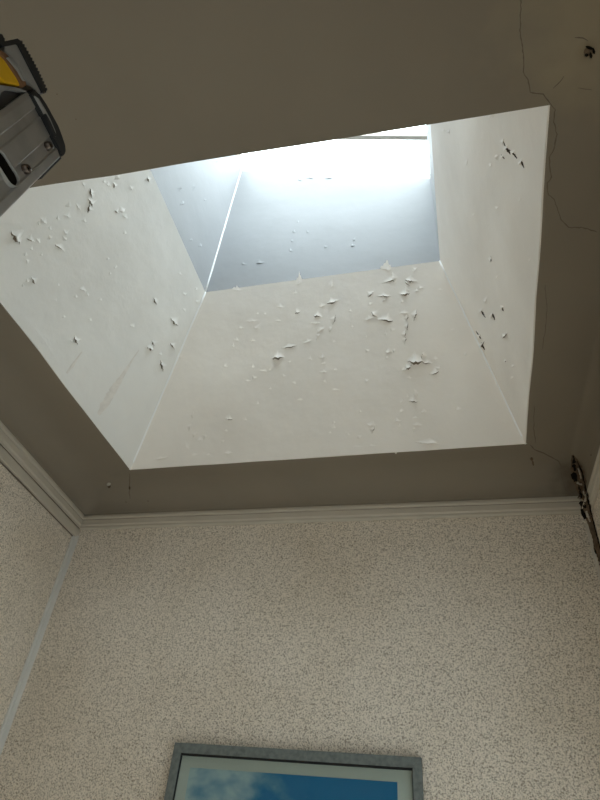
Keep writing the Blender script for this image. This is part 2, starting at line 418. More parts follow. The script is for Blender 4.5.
# sky portal: only guides sampling of the sky through the glazing, gives no light itself
pd = bpy.data.lights.new('sky_portal', 'AREA'); pd.shape = 'RECTANGLE'; pd.size = LX + 0.1; pd.size_y = LY + 0.1
pd.cycles.is_portal = True
po = bpy.data.objects.new('sky_portal', pd); COL.objects.link(po)
zz = wpl_n; PM = Matrix((ux, zz.cross(ux), zz)).transposed().to_4x4(); PM.translation = o0 + ux * LX / 2 + uy * LY / 2 + wpl_n * 0.07
po.matrix_world = PM
pd = bpy.data.lights.new('fill_window_portal', 'AREA'); pd.shape = 'RECTANGLE'; pd.size = (FILL_WIN2[1] - FILL_WIN2[0]) * HH; pd.size_y = (FILL_WIN2[3] - FILL_WIN2[2]) * HH
pd.cycles.is_portal = True
po = bpy.data.objects.new('fill_window_portal', pd); COL.objects.link(po)
po.location = q((FILL_WIN2[0] + FILL_WIN2[1]) / 2, YN - .11, (FILL_WIN2[2] + FILL_WIN2[3]) / 2); po.rotation_euler = (math.pi / 2, 0, 0)
pd = bpy.data.lights.new('fill_window_portal', 'AREA'); pd.shape = 'RECTANGLE'; pd.size = (sz1 - sz0) * HH; pd.size_y = (sy1 - sy0) * HH
pd.cycles.is_portal = True
po = bpy.data.objects.new('fill_window_portal', pd); COL.objects.link(po)
po.location = q(XR + .11, (sy0 + sy1) / 2, (sz0 + sz1) / 2); po.rotation_euler = (0, math.pi / 2, 0)

# ------------------------------------------------------------ cornice, battens
def moulding(idx, a, b, prof, label, inward, mtl=M_trim, parent=None, name=None):
    """prof: (distance out of the wall in m, height in units)."""
    bm = bmesh.new(); A, B = Vector((a[0] * HH, a[1] * HH, 0)), Vector((b[0] * HH, b[1] * HH, 0))
    nseg = 30
    rr = []
    for k in range(nseg + 1):
        p = A.lerp(B, k / nseg)
        rr.append([bm.verts.new(p + inward * (d + 0.0006 * noise.noise(p * 5 + Vector((d * 50, 0, 0)))) + Vector((0, 0, z * HH + EYE + 0.001 * noise.noise(p * 3)))) for d, z in prof])
    n = len(prof)
    for k in range(nseg):
        for s in range(n):
            bm.faces.new((rr[k][s], rr[k + 1][s], rr[k + 1][(s + 1) % n], rr[k][(s + 1) % n]))
    bm.faces.new(rr[0]); bm.faces.new(rr[-1][::-1])
    return setp(bm_obj('trim_%d' % idx, bm, mtl), label, kind='structure')
h = ZC - ZK
prof = [(-0.002, ZK), (0.007, ZK), (0.011, ZK + h * .10), (0.011, ZK + h * .22), (0.016, ZK + h * .30), (0.017, ZK + h * .62), (0.013, ZK + h * .66),
        (0.020, ZK + h * .74), (0.021, ZK + h * .86), (0.015, ZK + h * .90), (0.015, ZK + h * .99), (-0.002, ZK + h * .995)]
moulding(1, corner[0], corner[1], prof, 'cream moulded cornice along the top of the far wall', Vector((0, -1, 0)))
Ld_ = Vector((corner[3][0] - corner[0][0], corner[3][1] - corner[0][1], 0)).normalized()
Lin = Vector((-Ld_.y, Ld_.x, 0)).normalized()
if Lin.x < 0: Lin = -Lin
moulding(2, corner[0], corner[3], prof, 'cream moulded cornice along the top of the left wall', Lin)
def lower(pf_, dz, k_): return [(d * .8, 0.876 + (z - ZC) * k_) for d, z in pf_]
prof_r = lower(prof, 0, 0.80)
moulding(3, corner[1], corner[2], prof_r, 'cream moulded cornice along the top of the right wall', Vector((-1, 0, 0)))
moulding(4, corner[2], corner[3], prof, 'cream moulded cornice on the wall behind the camera', Vector((0, 1, 0)))
bm = bmesh.new(); prism(bm, [q(XR, DF, 0.85), q(XR, YN, 0.85), q(XR, YN, ZC), q(XR, DF, ZC)], Vector((-0.003, 0, 0)))
strip_r = setp(bm_obj('trim_7', bm, M_ceil), 'drab plaster band above the right cornice', kind='structure')
def joint_shade(parent, a, b, d, z, hgt, inward):           # thin dark line along a moulding, for joints and a painted shade line
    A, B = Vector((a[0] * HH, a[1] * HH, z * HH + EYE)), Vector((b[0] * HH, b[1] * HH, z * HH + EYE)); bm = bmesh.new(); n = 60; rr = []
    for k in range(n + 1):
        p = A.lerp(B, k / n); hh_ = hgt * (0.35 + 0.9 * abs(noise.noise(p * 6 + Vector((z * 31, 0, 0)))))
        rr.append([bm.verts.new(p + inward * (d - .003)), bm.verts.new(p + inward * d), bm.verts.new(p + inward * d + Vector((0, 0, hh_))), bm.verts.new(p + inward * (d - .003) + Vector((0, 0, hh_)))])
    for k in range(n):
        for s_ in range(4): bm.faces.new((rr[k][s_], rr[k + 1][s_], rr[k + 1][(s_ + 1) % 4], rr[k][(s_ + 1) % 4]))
    bm_obj('joint_shade_line', bm, M_crack_shade, parent)
tr_ = bpy.data.objects
joint_shade(tr_['trim_1'], corner[0], corner[1], 0.0125, ZK + h * .92, 0.0035, Vector((0, -1, 0)))
joint_shade(tr_['trim_1'], corner[0], corner[1], 0.0145, ZK + h * .645, 0.0022, Vector((0, -1, 0)))
joint_shade(tr_['trim_1'], corner[0], corner[1], 0.0125, ZK + h * .26, 0.002, Vector((0, -1, 0)))
joint_shade(tr_['trim_2'], corner[0], corner[3], 0.0125, ZK + h * .92, 0.0035, Lin)
joint_shade(tr_['trim_2'], corner[0], corner[3], 0.0145, ZK + h * .645, 0.0025, Lin)
joint_shade(tr_['trim_2'], corner[0], corner[3], 0.0125, ZK + h * .02, 0.003, Lin)
# flat frieze board under the left cornice, and the corner batten
ZB2 = 0.834
pf = [(-0.002, ZB2), (0.012, ZB2), (0.014, ZB2 + .003), (0.014, ZK - .003), (0.010, ZK + 0.001), (-0.002, ZK + 0.001)]
moulding(5, corner[0], corner[3], pf, 'flat painted board under the left cornice framing the wallpaper panel', Lin, M_trim)
bm = bmesh.new()
c0 = Vector((corner[0][0] * HH, corner[0][1] * HH, EYE * 0))
batt = [c0 + Lin * -0.002 + Vector((0, 0.002, 0)), c0 + Ld_ * 0.030 + Lin * -0.002, c0 + Ld_ * 0.030 + Lin * 0.005, c0 + Ld_ * 0.024 + Lin * 0.007,
        c0 + Ld_ * 0.022 + Lin * 0.013, c0 + Ld_ * 0.004 + Lin * 0.016, c0 + Vector((0.018, 0.002, 0))]
prism(bm, batt, Vector((0, 0, EYE + ZB2 * HH + 0.01)))
setp(bm_obj('trim_6', bm, M_trim2), 'pale vertical batten down the far left corner', kind='structure')

joint_shade(tr_['trim_5'], corner[0], corner[3], 0.004, ZB2 - .0036, 0.0055, Lin)  # shade under the board, laid in as a dark strip

# ------------------------------------------------------------ curled paint flakes
T = {k: bvh_of(v) for k, v in shaft.items()}
def rnd(a, b): return a + (b - a) * random.random()
def flake(tree, parent, x, y, w, h, ang, lift, bare_shade=True):
    """w, h in photo pixels on the surface; ang = way the free edge points (0 right, 90 down); lift in mm."""
    ca, sa = math.cos(math.radians(ang)), math.sin(math.radians(ang))
    c, n = cast(tree, x, y)
    if c is None: return
    def sp(u, v):                                   # u across, v towards the free edge, in pixels
        return hit_plane(x + ca * v - sa * u, y + sa * v + ca * u, c, n)
    NU, NV = 9, 4
    big = lift > 9; lift *= 0.62 if big else 0.5
    w *= 1.1
    def surf(u, v):
        X_, Y_ = x + ca * v - sa * u, y + sa * v + ca * u
        p, n_ = cast(tree, X_, Y_)
        return p if p is not None and (p - c).length < 0.12 else hit_plane(X_, Y_, c, n)
    zig = [rnd(-1, 1) * (0.42 if 0 < i < NU else 0.1) for i in range(NU + 1)]       # jagged torn edge
    ptk = int(rnd(3, 7)); back = [rnd(0.75, 1.15) for _ in range(NU + 1)]
    skew = rnd(-.25, .25)
    top, und = [], []
    for j in range(NV + 1):
        v = j / NV
        for i in range(NU + 1):
            t = i / NU
            env = t / (ptk / NU) if i <= ptk else (1 - t) / (1 - ptk / NU)
            e_ = env ** 1.15
            fe = (zig[i] * 0.75 + 0.45 * env) * h * 0.55                             # free edge
            be = fe - h * (0.25 + 1.35 * e_ * back[i])                              # where the sheet leaves the wall
            vv = be + (fe - be) * v
            uu = (t - 0.5) * w + skew * w * (1 - v) * 0.4
            P = surf(uu, vv)
            L = lift * 0.001 * v ** 2.1 * e_ * (1 + 0.35 * zig[i])
            th = 0.0007 * e_
            top.append(P + n * (L + 0.00012 + th * v)); und.append(P + n * (L - 0.0006 * (1 - v)))
    vs = top + und; N = len(top); fs = []; fm = []
    W = NU + 1
    for j in range(NV):
        for i in range(NU):
            a = j * W + i
            fs.append((a, a + 1, a + W + 1, a + W)); fm.append(0)
    for j in range(NV):
        for i in range(NU):
            a = j * W + i
            fs.append((N + a, N + a + W, N + a + W + 1, N + a + 1)); fm.append(0)
    for i in range(NU):
        a = NV * W + i
        k0 = len(vs); vs += [vs[a], vs[a + 1], vs[N + a + 1], vs[N + a]]
        fs.append((k0, k0 + 1, k0 + 2, k0 + 3)); fm.append(0)
    if bare_shade and big:
        for i in range(NU):                                                      # bared strip under the torn edge, coloured dark as its shadow
            t0, t1 = i / NU, (i + 1) / NU
            k0 = len(vs)
            for t, q_ in ((t0, zig[i]), (t1, zig[i + 1])):
                env = max(0.0, 1 - abs(t - ptk / NU) * 2)
                fe = (q_ * 0.75 + 0.45 * env) * h * 0.55
                for dv in (-0.30 * h * env - .1, 0.10 * h * env + 0.05):
                    vs.append(surf((t - 0.5) * w, fe + dv) + n * 0.0004)
            fs.append((k0, k0 + 1, k0 + 3, k0 + 2)); fm.append(1)
    mesh_obj('paint_flake', vs, fs, [parent_mat.get(parent.name, M_flake), M_bare_shade], parent, smooth=False, fm=fm).data.polygons.foreach_set('use_smooth', [k < NU * NV * 2 for k in range(len(fs))])
parent_mat = {}
for k_ in shaft: parent_mat[shaft[k_].name] = shaft[k_].data.materials[0]
S = {}
S['far'] = '''237,290,11,3,90,6;299,282,6,8,90,6;331,285,4,6,100,8;273,281,3,2,90,5;295,293,4,3,90,4;281,307,7,3,90,5;333,302,11,4,75,16;323,306,8,3,80,6
298,312,6,4,70,10;318,316,8,4,95,14;315,323,10,3,90,8;334,320,9,4,15,12;321,330,9,4,50,9;318,337,7,3,20,8;331,329,7,3,20,9;307,342,9,3,70,9;289,347,14,3,82,11;278,358,11,6,88,30
278,321,6,2,90,4;252,321,14,3,85,6;257,328,6,5,120,6;241,328,7,2,85,5;253,341,5,3,90,5;236,340,5,3,90,5;233,346,3,3,90,9;265,314,3,2,90,4;257,314,3,2,90,4
263,371,8,2,95,5;255,378,6,3,60,7;248,381,6,2,90,5;270,370,3,3,120,5;253,367,3,3,90,5;226,366,4,3,130,4;284,376,4,2,90,6;323,372,7,2,90,6;322,357,5,4,90,8;310,359,4,3,90,6
323,364,5,2,80,5;289,362,3,2,90,4;335,370,3,2,90,5;325,382,5,2,120,4;294,383,4,2,120,5;386,269,10,7,92,9;389,281,14,4,70,10;393,277,9,4,165,16;411,281,11,5,100,16;408,284,6,3,130,10
404,294,10,5,80,16;406,290,7,3,170,10;371,294,8,4,45,13;384,296,13,3,92,10;384,300,6,4,60,9;417,291,5,3,80,9;421,288,6,3,80,6;415,270,6,3,45,6;371,304,5,2,60,5;402,302,4,2,60,5
375,315,8,5,130,17;384,320,16,5,95,17;369,319,9,3,75,8;404,313,9,3,85,8;415,315,11,4,15,13;407,318,7,3,10,12;407,326,8,3,5,12;405,334,8,3,10,12;405,341,7,3,5,10
385,334,4,3,90,5;393,330,5,3,60,5;366,337,2,2,90,6;368,351,5,3,45,6;389,352,7,4,95,9;394,351,4,3,20,5;387,358,3,2,90,5;417,362,17,8,91,32;409,367,9,5,60,18;423,356,9,4,190,12;428,363,9,3,92,10;404,370,6,3,80,7
434,373,9,4,70,11;439,368,5,4,20,9;435,359,5,3,90,6;336,370,3,2,90,4;334,342,3,2,90,4;350,311,3,2,90,4;352,327,3,2,90,4;336,390,8,2,88,6;367,381,5,3,50,5;415,393,9,3,165,8;413,401,9,4,95,12;407,397,3,2,90,4
402,402,4,3,90,5;402,411,4,3,80,7;423,412,6,3,88,6;415,418,5,2,90,6;417,425,10,3,90,7;414,430,5,2,10,6;398,421,6,3,85,9;399,426,3,3,100,9;371,425,8,4,100,9;373,430,7,3,15,10;360,412,3,2,80,4
334,423,3,2,70,4;333,428,5,3,90,5;330,433,3,2,90,4;348,435,4,2,90,5;360,437,5,3,50,5;358,447,11,2,86,6;372,446,8,2,84,6;430,443,26,4,91,15;396,453,4,2,90,5;329,455,5,2,88,5;409,378,5,2,90,4
193,415,8,2,10,7;190,428,7,3,20,9;195,435,6,3,40,8;200,440,6,3,90,8;205,438,6,3,30,6;187,446,8,3,150,6;195,455,7,2,80,6;200,462,4,2,90,5;208,455,5,2,90,4
228,419,8,4,95,10;226,431,4,2,90,6;223,442,4,2,45,5;228,453,8,3,90,9;257,404,4,3,90,6;264,371,5,2,80,4;270,389,3,2,90,4;278,455,2,2,90,6;163,458,13,2,75,8;181,357,4,3,30,5
459,409,6,3,80,6;504,422,10,3,130,6;465,355,4,3,100,5;440,290,5,2,90,3;452,330,4,2,90,3;300,400,6,2,90,3;245,420,4,2,90,3'''
S['left'] = '''91,194,10,4,170,12;90,202,9,5,150,16;89,208,9,4,190,14;83,184,5,3,160,6;68,206,6,4,95,8;78,207,8,3,150,6;67,216,7,4,110,9;84,221,5,3,110,6;58,219,4,4,110,6;43,221,9,4,130,9;39,224,5,3,120,6;50,229,4,3,120,6
65,232,6,4,140,8;65,239,5,4,60,8;50,238,6,3,60,6;60,248,11,4,130,10;16,238,15,8,148,26;31,240,8,4,110,10;38,241,6,3,130,8;31,249,4,3,110,7;25,255,5,3,110,7;27,262,5,3,170,7;41,255,3,2,110,4
33,280,8,4,150,11;28,281,5,3,80,7;23,286,3,2,100,5;58,285,3,2,100,5;108,259,4,2,80,4;115,268,3,2,100,4;110,274,3,2,100,6;84,290,5,3,110,7;117,178,6,4,60,14;114,185,6,3,170,11;108,185,5,3,110,7;104,182,4,3,110,6
121,211,9,4,70,15;117,212,5,3,120,10;125,217,6,3,120,8;131,188,5,3,160,6;148,179,6,3,160,10;125,233,4,3,100,6;83,290,7,3,120,8;87,295,4,3,90,6;76,297,4,3,100,6;115,267,4,2,90,5
155,301,7,4,150,11;132,326,5,3,110,7;174,322,10,5,135,14;150,348,7,6,110,22;153,343,6,4,160,10;173,347,8,4,150,11;162,366,11,4,165,17;184,294,4,3,150,8;197,302,4,3,150,6;180,274,4,2,110,5;76,340,9,5,160,14;71,341,4,3,110,6
196,289,4,3,150,6;184,310,4,2,140,5;64,317,4,2,100,4;90,320,4,2,110,4;160,354,4,2,100,7;100,300,4,2,100,3;55,300,4,2,100,3'''
S['left_up'] = '180,189,5,3,10,9;182,204,5,3,60,10;194,187,8,2,10,6;200,246,4,3,70,9;191,240,3,2,80,7;217,161,5,3,90,8;205,200,3,2,90,4'
S['far_up'] = '260,263,8,3,86,8;244,264,5,2,90,6;294,232,3,3,90,7;292,241,3,2,90,7;291,251,4,3,90,7;308,232,3,2,60,4;354,240,3,3,120,7;353,246,5,3,80,9;326,247,4,2,60,5;310,178,6,2,90,6;328,178,8,3,90,7;300,180,4,2,90,5;298,222,2,2,90,4'
S['right'] = '''503,141,6,3,20,6;506,148,7,4,40,8;513,153,7,3,35,8;521,162,8,3,20,8;502,157,6,3,40,7;497,158,6,3,150,6;491,165,4,3,20,6;490,115,9,10,92,5;444,131,4,3,10,5;449,132,4,3,10,5
497,208,4,3,50,6;474,214,3,2,50,4;467,162,8,2,10,3;491,259,6,3,10,8;497,277,3,2,50,5;481,311,7,3,40,8;492,315,8,3,25,8;502,308,5,3,40,8;505,335,7,4,40,12;505,361,4,3,60,7;479,337,6,3,30,9;482,345,8,3,30,13;513,366,4,2,60,5
486,300,7,3,20,7;512,378,4,2,50,4;520,200,5,2,50,3;530,260,5,2,20,3'''
for key, txt in S.items():
    for e in txt.replace('\n', ';').split(';'):
        v = [float(t) for t in e.split(',')]
        flake(T[key], shaft[key], *v)

# ------------------------------------------------------------ cracks, holes and broken plaster
CT = bvh_of(ceiling)
def crack(pts, wpx, parent=ceiling, tree=None):
    tree = tree or CT
    dense = []
    for a, b in zip(pts[:-1], pts[1:]):
        n = max(2, int(math.hypot(b[0] - a[0], b[1] - a[1]) / 3))
        for k in range(n):
            t = k / n; dense.append((a[0] + (b[0] - a[0]) * t + rnd(-.5, .5), a[1] + (b[1] - a[1]) * t + rnd(-.5, .5)))
    dense.append(pts[-1])
    vs, fs = [], []
    for k, (x, y) in enumerate(dense):
        p, n = cast(tree, x, y)
        if p is None: continue
        a, b = dense[max(k - 1, 0)], dense[min(k + 1, len(dense) - 1)]
        dx, dy = b[0] - a[0], b[1] - a[1]; l = math.hypot(dx, dy) or 1
        ww = wpx * rnd(.4, 1.0) * (0.3 if k in (0, len(dense) - 1) else 1) / 2
        p1 = hit_plane(x - dy / l * ww, y + dx / l * ww, p, n); p2 = hit_plane(x + dy / l * ww, y - dx / l * ww, p, n)
        vs += [p1 + n * 0.0006, p2 + n * 0.0006, p - n * 0.002]
    m_ = len(vs) // 3
    for k in range(m_ - 1):
        a, b = 3 * k, 3 * k + 3
        fs += [(a, a + 1, b + 1, b), (a + 1, a + 2, b + 2, b + 1), (a + 2, a, b, b + 2)]
    return mesh_obj('crack', vs, fs, M_crack_shade, parent)
crack([(521, -4), (520, 30), (522, 45), (524, 60), (523, 72), (528, 80), (530, 92), (543, 94), (550, 103), (555, 110), (553.6, 122), (557, 134), (554, 149), (549, 158), (551.5, 177), (547.6, 183), (548, 194), (553.6, 199), (561, 219), (568.6, 227.5), (582, 227), (597, 232)], 1.5)
crack([(545, 285), (547, 305), (546, 323), (542, 350)], 0.8)
crack([(534, 405), (533.7, 428), (535.5, 443)], 1.0)
crack([(530, 445), (537, 451), (548, 455), (558, 461), (562, 468)], 1.3)
crack([(130, 473), (129, 487), (130, 499)], 1.0)
crack([(553, 88), (560, 82), (564, 76)], 0.8)
crack([(575, 38), (583, 38), (588, 41)], 1.6)
crack([(578, 88), (592, 90)], 0.6)
crack([(560, 470), (566, 490), (574, 500)], 0.6)

def blob(name, tree, parent, x, y, w, h, ang, mtl, hgt=0.001, dome=0.0, nseg=11, jag=0.35):
    c, n = cast(tree, x, y)
    if c is None: return
    ca, sa = math.cos(math.radians(ang)), math.sin(math.radians(ang))
    def sp(u, v): return hit_plane(x + ca * u - sa * v, y + sa * u + ca * v, c, n)
    vs, fs = [sp(0, 0) + n * (hgt + dome)], []
    for rr_, hh in ((0.55, hgt + dome * 0.7), (1.0, hgt), (1.03, -0.003)):
        for k in range(nseg):
            t = k / nseg * 2 * math.pi
            if rr_ == 1.0: pass
            j = 1 - jag * abs(math.sin(k * 2.7 + x)) * (1 if rr_ > .6 else .6)
            vs.append(sp(math.cos(t) * w / 2 * rr_ * j, math.sin(t) * h / 2 * rr_ * j) + n * hh)
    for k in range(nseg):
        k2 = (k + 1) % nseg
        fs.append((0, 1 + k, 1 + k2))
        for r_ in (0, 1):
            a, b = 1 + r_ * nseg, 1 + (r_ + 1) * nseg
            fs.append((a + k, b + k, b + k2, a + k2))
    return mesh_obj(name, vs, fs, mtl, parent)
allT = bvh_of(*[o for o in bpy.data.objects if o.type == 'MESH' and (o.name in ('ceiling', 'wall_far', 'wall_right', 'trim_1', 'trim_3', 'trim_7'))])
def ribbon(name, tree, parent, pts, mtl, off, jag=0.25, step=2.0):
    """an uneven patch following photo points (x, y, width) laid over the surface"""
    dense = []
    for (x0, y0, w0), (x1, y1, w1) in zip(pts[:-1], pts[1:]):
        n = max(1, int(math.hypot(x1 - x0, y1 - y0) / step))
        for k in range(n):
            t = k / n; dense.append((x0 + (x1 - x0) * t, y0 + (y1 - y0) * t, w0 + (w1 - w0) * t))
    dense.append(pts[-1])
    vs, fs = [], []
    for k, (x, y, w) in enumerate(dense):
        a, b = dense[max(k - 1, 0)], dense[min(k + 1, len(dense) - 1)]
        dx, dy = b[0] - a[0], b[1] - a[1]; l = math.hypot(dx, dy) or 1
        row = []
        for m_, side_ in enumerate((-.5, -.17, .17, .5)):
            ww = w * side_ * (1 + rnd(-jag, jag)) if m_ in (0, 3) else w * side_
            p, n_ = cast(tree, x - dy / l * ww, y + dx / l * ww)
            if p is None: row = None; break
            tow = (EYEP - p).normalized()
            row.append(p + tow * (off * (rnd(.6, 1.3) if m_ in (1, 2) else 0.25)))
        if row: vs += row
    n = len(vs) // 4
    for k in range(n - 1):
        for m_ in range(3): fs.append((4 * k + m_, 4 * k + m_ + 1, 4 * k + m_ + 5, 4 * k + m_ + 4))
    return mesh_obj(name, vs, fs, mtl, parent)
# torn-open corner at the right: raw plaster, shade in its hollows laid on as black patches
ribbon('broken_plaster', allT, ceiling, [(572.5, 455, 2), (575, 462, 8), (577.5, 472, 12), (579, 480, 12), (581.5, 490, 9), (584, 500, 10), (587, 511, 9), (590, 521, 7), (594, 535, 6), (598, 549, 6), (603, 566, 5)], M_brown, 0.007, 0.3)
for pts in ([(573.5, 456, 1), (574.5, 462, 5), (574.5, 467, 6), (575, 471, 3)], [(572.5, 473, 4), (575.5, 477, 8), (577, 481, 6)], [(579, 485, 2.5), (580.5, 491, 3.5), (582, 498, 2.5)],
            [(579.5, 502, 3), (584, 505, 7), (586, 508, 3)], [(581.5, 509, 3), (583.5, 514, 5), (585.5, 519, 3)], [(594, 545, 2), (595, 550, 3), (596, 554, 1.5)],
            [(577, 461, 1), (582, 472, 1.6), (585, 486, 1.8), (588, 500, 1.8), (592, 517, 1.5), (597, 536, 1.2), (602, 556, 1.2)]):
    ribbon('hollow', allT, ceiling, pts, M_void_shade, 0.011, 0.25, 1.5)
for pts in ([(577, 482, 3), (580, 484, 4), (582, 485, 2)], [(577, 499, 2), (580, 500, 4), (584, 500, 2)], [(583, 491, 2), (585, 496, 3), (586, 501, 1.5)], [(586, 511, 2), (588, 516, 3.5), (590, 522, 2)], [(578, 468, 1.5), (580, 474, 2.5), (581, 479, 1.5)]):
    ribbon('plaster_chip', allT, ceiling, pts, M_trim, 0.013, 0.25, 1.5)
FT = bvh_of(wall_far)
# pale edge of torn wallpaper running down the corner
vs, fs = [], []
for k, y in enumerate(range(524, 600, 6)):
    x = 588 + (y - 522) * 12 / 46 - 2.2
    c, n = cast(FT, x, y)
    if c is None: continue
    vs += [hit_plane(x - 1.4 - rnd(0, .6), y, c, n) + n * .001, hit_plane(x + 1.2, y, c, n) + n * (.006 + rnd(0, .003)), hit_plane(x + 1.4, y, c, n) + n * .001]
for k in range(len(vs) // 3 - 1):
    a, b = 3 * k, 3 * k + 3; fs += [(a, a + 1, b + 1, b), (a + 1, a + 2, b + 2, b + 1), (a + 2, a, b, b + 2)]
mesh_obj('torn_wallpaper_edge', vs, fs, M_trim, wall_far)
# holes broken into the ceiling
for (x, y, w, h, a) in [(589.5, 51, 13, 13, 0)]: blob('broken_plaster', CT, ceiling, x, y, w, h, a, M_brown, .0006, .002)
for (x, y, w, h, a) in [(589.5, 47.5, 9, 4, 20), (586.5, 54.5, 4, 4.5, 0), (590.5, 55, 3.2, 8, 0), (593.5, 51, 3, 8, 0)]: blob('hollow', CT, ceiling, x, y, w, h, a, M_void_shade, .0035, 0)
for (x, y, w, h, a) in [(531.5, 459, 4, 4, 0), (533, 463, 2.2, 7, -15)]: blob('hollow', CT, ceiling, x, y, w, h, a, M_brown, .001, .002)
blob('plaster_chip', CT, ceiling, 109, 484, 5, 5, 0, M_trim, .001, .006)
blob('hollow', CT, ceiling, 109.5, 486.5, 3, 3.5, 0, M_brown, .004, .001)
blob('hollow', CT, ceiling, 129.5, 488, 2.2, 4, 0, M_brown, .001, .001)
for (x, y) in [(57, 94), (76, 119), (591, 455), (148, 501), (126, 502)]: blob('speck', CT, ceiling, x, y, 1.6, 1.2, 20, M_brown, .0008, 0, 7)

# dark torn slits in the right slope
M_slit = mat('torn_slit', (0.07, 0.055, 0.045), 0.95, spec=0.05)
for pts in ([(503.4, 141.5, .5), (504.5, 145, 1.2), (506.3, 148.5, 2.2), (509, 151.5, 3), (510.6, 154.5, 1)], [(512, 152.5, .8), (514.5, 155, 2), (517, 158.5, .8)], [(520.5, 160.5, .6), (522.3, 163.5, 2.2), (524, 168, .8)],
            [(501, 154.5, .5), (503.5, 158, 1.1), (504.5, 159, .4)], [(481.5, 311, .8), (483.3, 314, 2), (485.5, 317.5, .8)], [(492, 312.5, .6), (493.3, 316, 2), (494.8, 320, .8)],
            [(476, 331, .5), (479, 336, 1.4), (481, 339, .5)], [(481, 342.5, .6), (483, 346.5, 1.6), (485, 350, .5)], [(490.5, 256, .4), (491, 261, .9)], [(502, 307, .4), (503, 310, 1.3), (503.4, 311, .4)], [(504.8, 359, .4), (505.4, 362, 1.1)]):
    ribbon('torn_slit', T['right'], shaft['right'], pts, M_slit, 0.0016, 0.35, 1.0)
# slightly darker streaks along the left slope
M_streak = mat('grey_streak', (0.80, 0.765, 0.715), 0.65, var=0.12, var_scale=30)
for pts in ([(97, 417, 3), (104, 405, 7), (113, 391, 8), (121, 378, 5), (131, 362, 2), (139, 350, .6)], [(64, 377, 1.5), (72, 366, 3), (82, 352, 1)]):
    ribbon('streak', T['left'], shaft['left'], pts, M_streak, 0.0012, 0.2)

# ------------------------------------------------------------ picture on the far wall
YW = DF * HH
def fp(px, py, off=0.0):       # point on the far wall plane (off metres in front)
    return hit_plane(px, py, Vector((0, YW - off, 0)), Vector((0, 1, 0)))
OFF = 0.026
tl, trr = fp(174.8, 742.3, OFF), fp(421.5, 757.2, OFF)
X0, X1, ZT = tl.x, trr.x, (tl.z + trr.z) / 2
FWD, PHT = 0.028, 0.62
pic = setp(empty('picture_frame', ((X0 + X1) / 2, YW, ZT - PHT)), 'framed print of white clouds in a blue sky on the far wall, thin grey-green frame', 'picture')
def pl(v): return v - Vector(pic.location)
def side(a, b, ia, ib):        # mitred frame member: outer edge a-b, inner edge ia-ib at the front
    bm = bmesh.new(); bkv = Vector((0, OFF - 0.001, 0))
    nf = [a, b, ib, ia]
    prism(bm, [pl(p) for p in nf], bkv)
    bmesh.ops.recalc_face_normals(bm, faces=bm.faces[:])
    bmesh.ops.bevel(bm, geom=bm.edges[:], offset=0.0012, segments=1, affect='EDGES')
    bm_obj('frame_side', bm, M_frame, pic)
yf = YW - OFF
A, B, Cc, Dd = Vector((X0, yf, ZT)), Vector((X1, yf, ZT)), Vector((X1, yf, ZT - PHT)), Vector((X0, yf, ZT - PHT))
g = FWD
a, b, c, d = A + Vector((g, 0, -g)), B + Vector((-g, 0, -g)), Cc + Vector((-g, 0, g)), Dd + Vector((g, 0, g))
side(A, B, a, b); side(B, Cc, b, c); side(Cc, Dd, c, d); side(Dd, A, d, a)
# shadow inside the frame's inner edge, painted as black strips
for p0, p1, inn in ((a, b, Vector((0, 0, -1))), (b, c, Vector((-1, 0, 0))), (c, d, Vector((0, 0, 1))), (d, a, Vector((1, 0, 0)))):
    bm = bmesh.new(); t = (p1 - p0).normalized()
    frame_box(bm, pl(p0 + Vector((0, 0.004, 0))), (p1 - p0), inn * (0.006 if inn.z < 0 else 0.002), Vector((0, 0.009, 0)))
    bm_obj('rebate_shadow', bm, M_black, pic)
ym = YW - 0.012
bm = bmesh.new(); frame_box(bm, pl(Vector((X0 + g - .004, ym, ZT - PHT + g - .004))), Vector((X1 - X0 - 2 * g + .008, 0, 0)), Vector((0, 0, PHT - 2 * g + .008)), Vector((0, 0.006, 0)))
bm_obj('mount', bm, M_mat, pic)
p0 = fp(190.2, 767.6, 0.0125); p1 = fp(397.3, 782.0, 0.0125); pzt = (p0.z + p1.z) / 2
mp = bpy.data.materials.new('sky_print'); mp.use_nodes = True; nt = mp.node_tree; L = nt.links; b_ = nt.nodes['Principled BSDF']; b_.inputs['Roughness'].default_value = 0.5
tc = nt.nodes.new('ShaderNodeTexCoord'); sep = nt.nodes.new('ShaderNodeSeparateXYZ'); L.new(tc.outputs['Object'], sep.inputs[0])
nz = nt.nodes.new('ShaderNodeTexNoise'); nz.inputs['Scale'].default_value = 6.0; nz.inputs['Detail'].default_value = 7; nz.inputs['Roughness'].default_value = 0.52
mpp = nt.nodes.new('ShaderNodeMapping'); mpp.inputs['Location'].default_value = (0.37, 0.0, 0.12); mpp.inputs['Scale'].default_value = (1, 1, 1.5)
L.new(tc.outputs['Object'], mpp.inputs[0]); L.new(mpp.outputs[0], nz.inputs['Vector'])
mr = nt.nodes.new('ShaderNodeMapRange'); mr.inputs['From Min'].default_value = -0.36; mr.inputs['From Max'].default_value = 0.10; mr.inputs['To Min'].default_value = 0.26; mr.inputs['To Max'].default_value = -0.16
L.new(sep.outputs[0], mr.inputs['Value'])
ad = nt.nodes.new('ShaderNodeMath'); ad.operation = 'ADD'; L.new(nz.outputs['Fac'], ad.inputs[0]); L.new(mr.outputs[0], ad.inputs[1])
cr = nt.nodes.new('ShaderNodeValToRGB'); e = cr.color_ramp.elements
e[0].position = 0.50; e[0].color = (0.001, 0.13, 0.27, 1); e[1].position = 0.72; e[1].color = (0.38, 0.44, 0.43, 1)
e2 = cr.color_ramp.elements.new(0.57); e2.color = (0.07, 0.20, 0.29, 1)
L.new(ad.outputs[0], cr.inputs[0]); L.new(cr.outputs[0], b_.inputs['Base Color'])
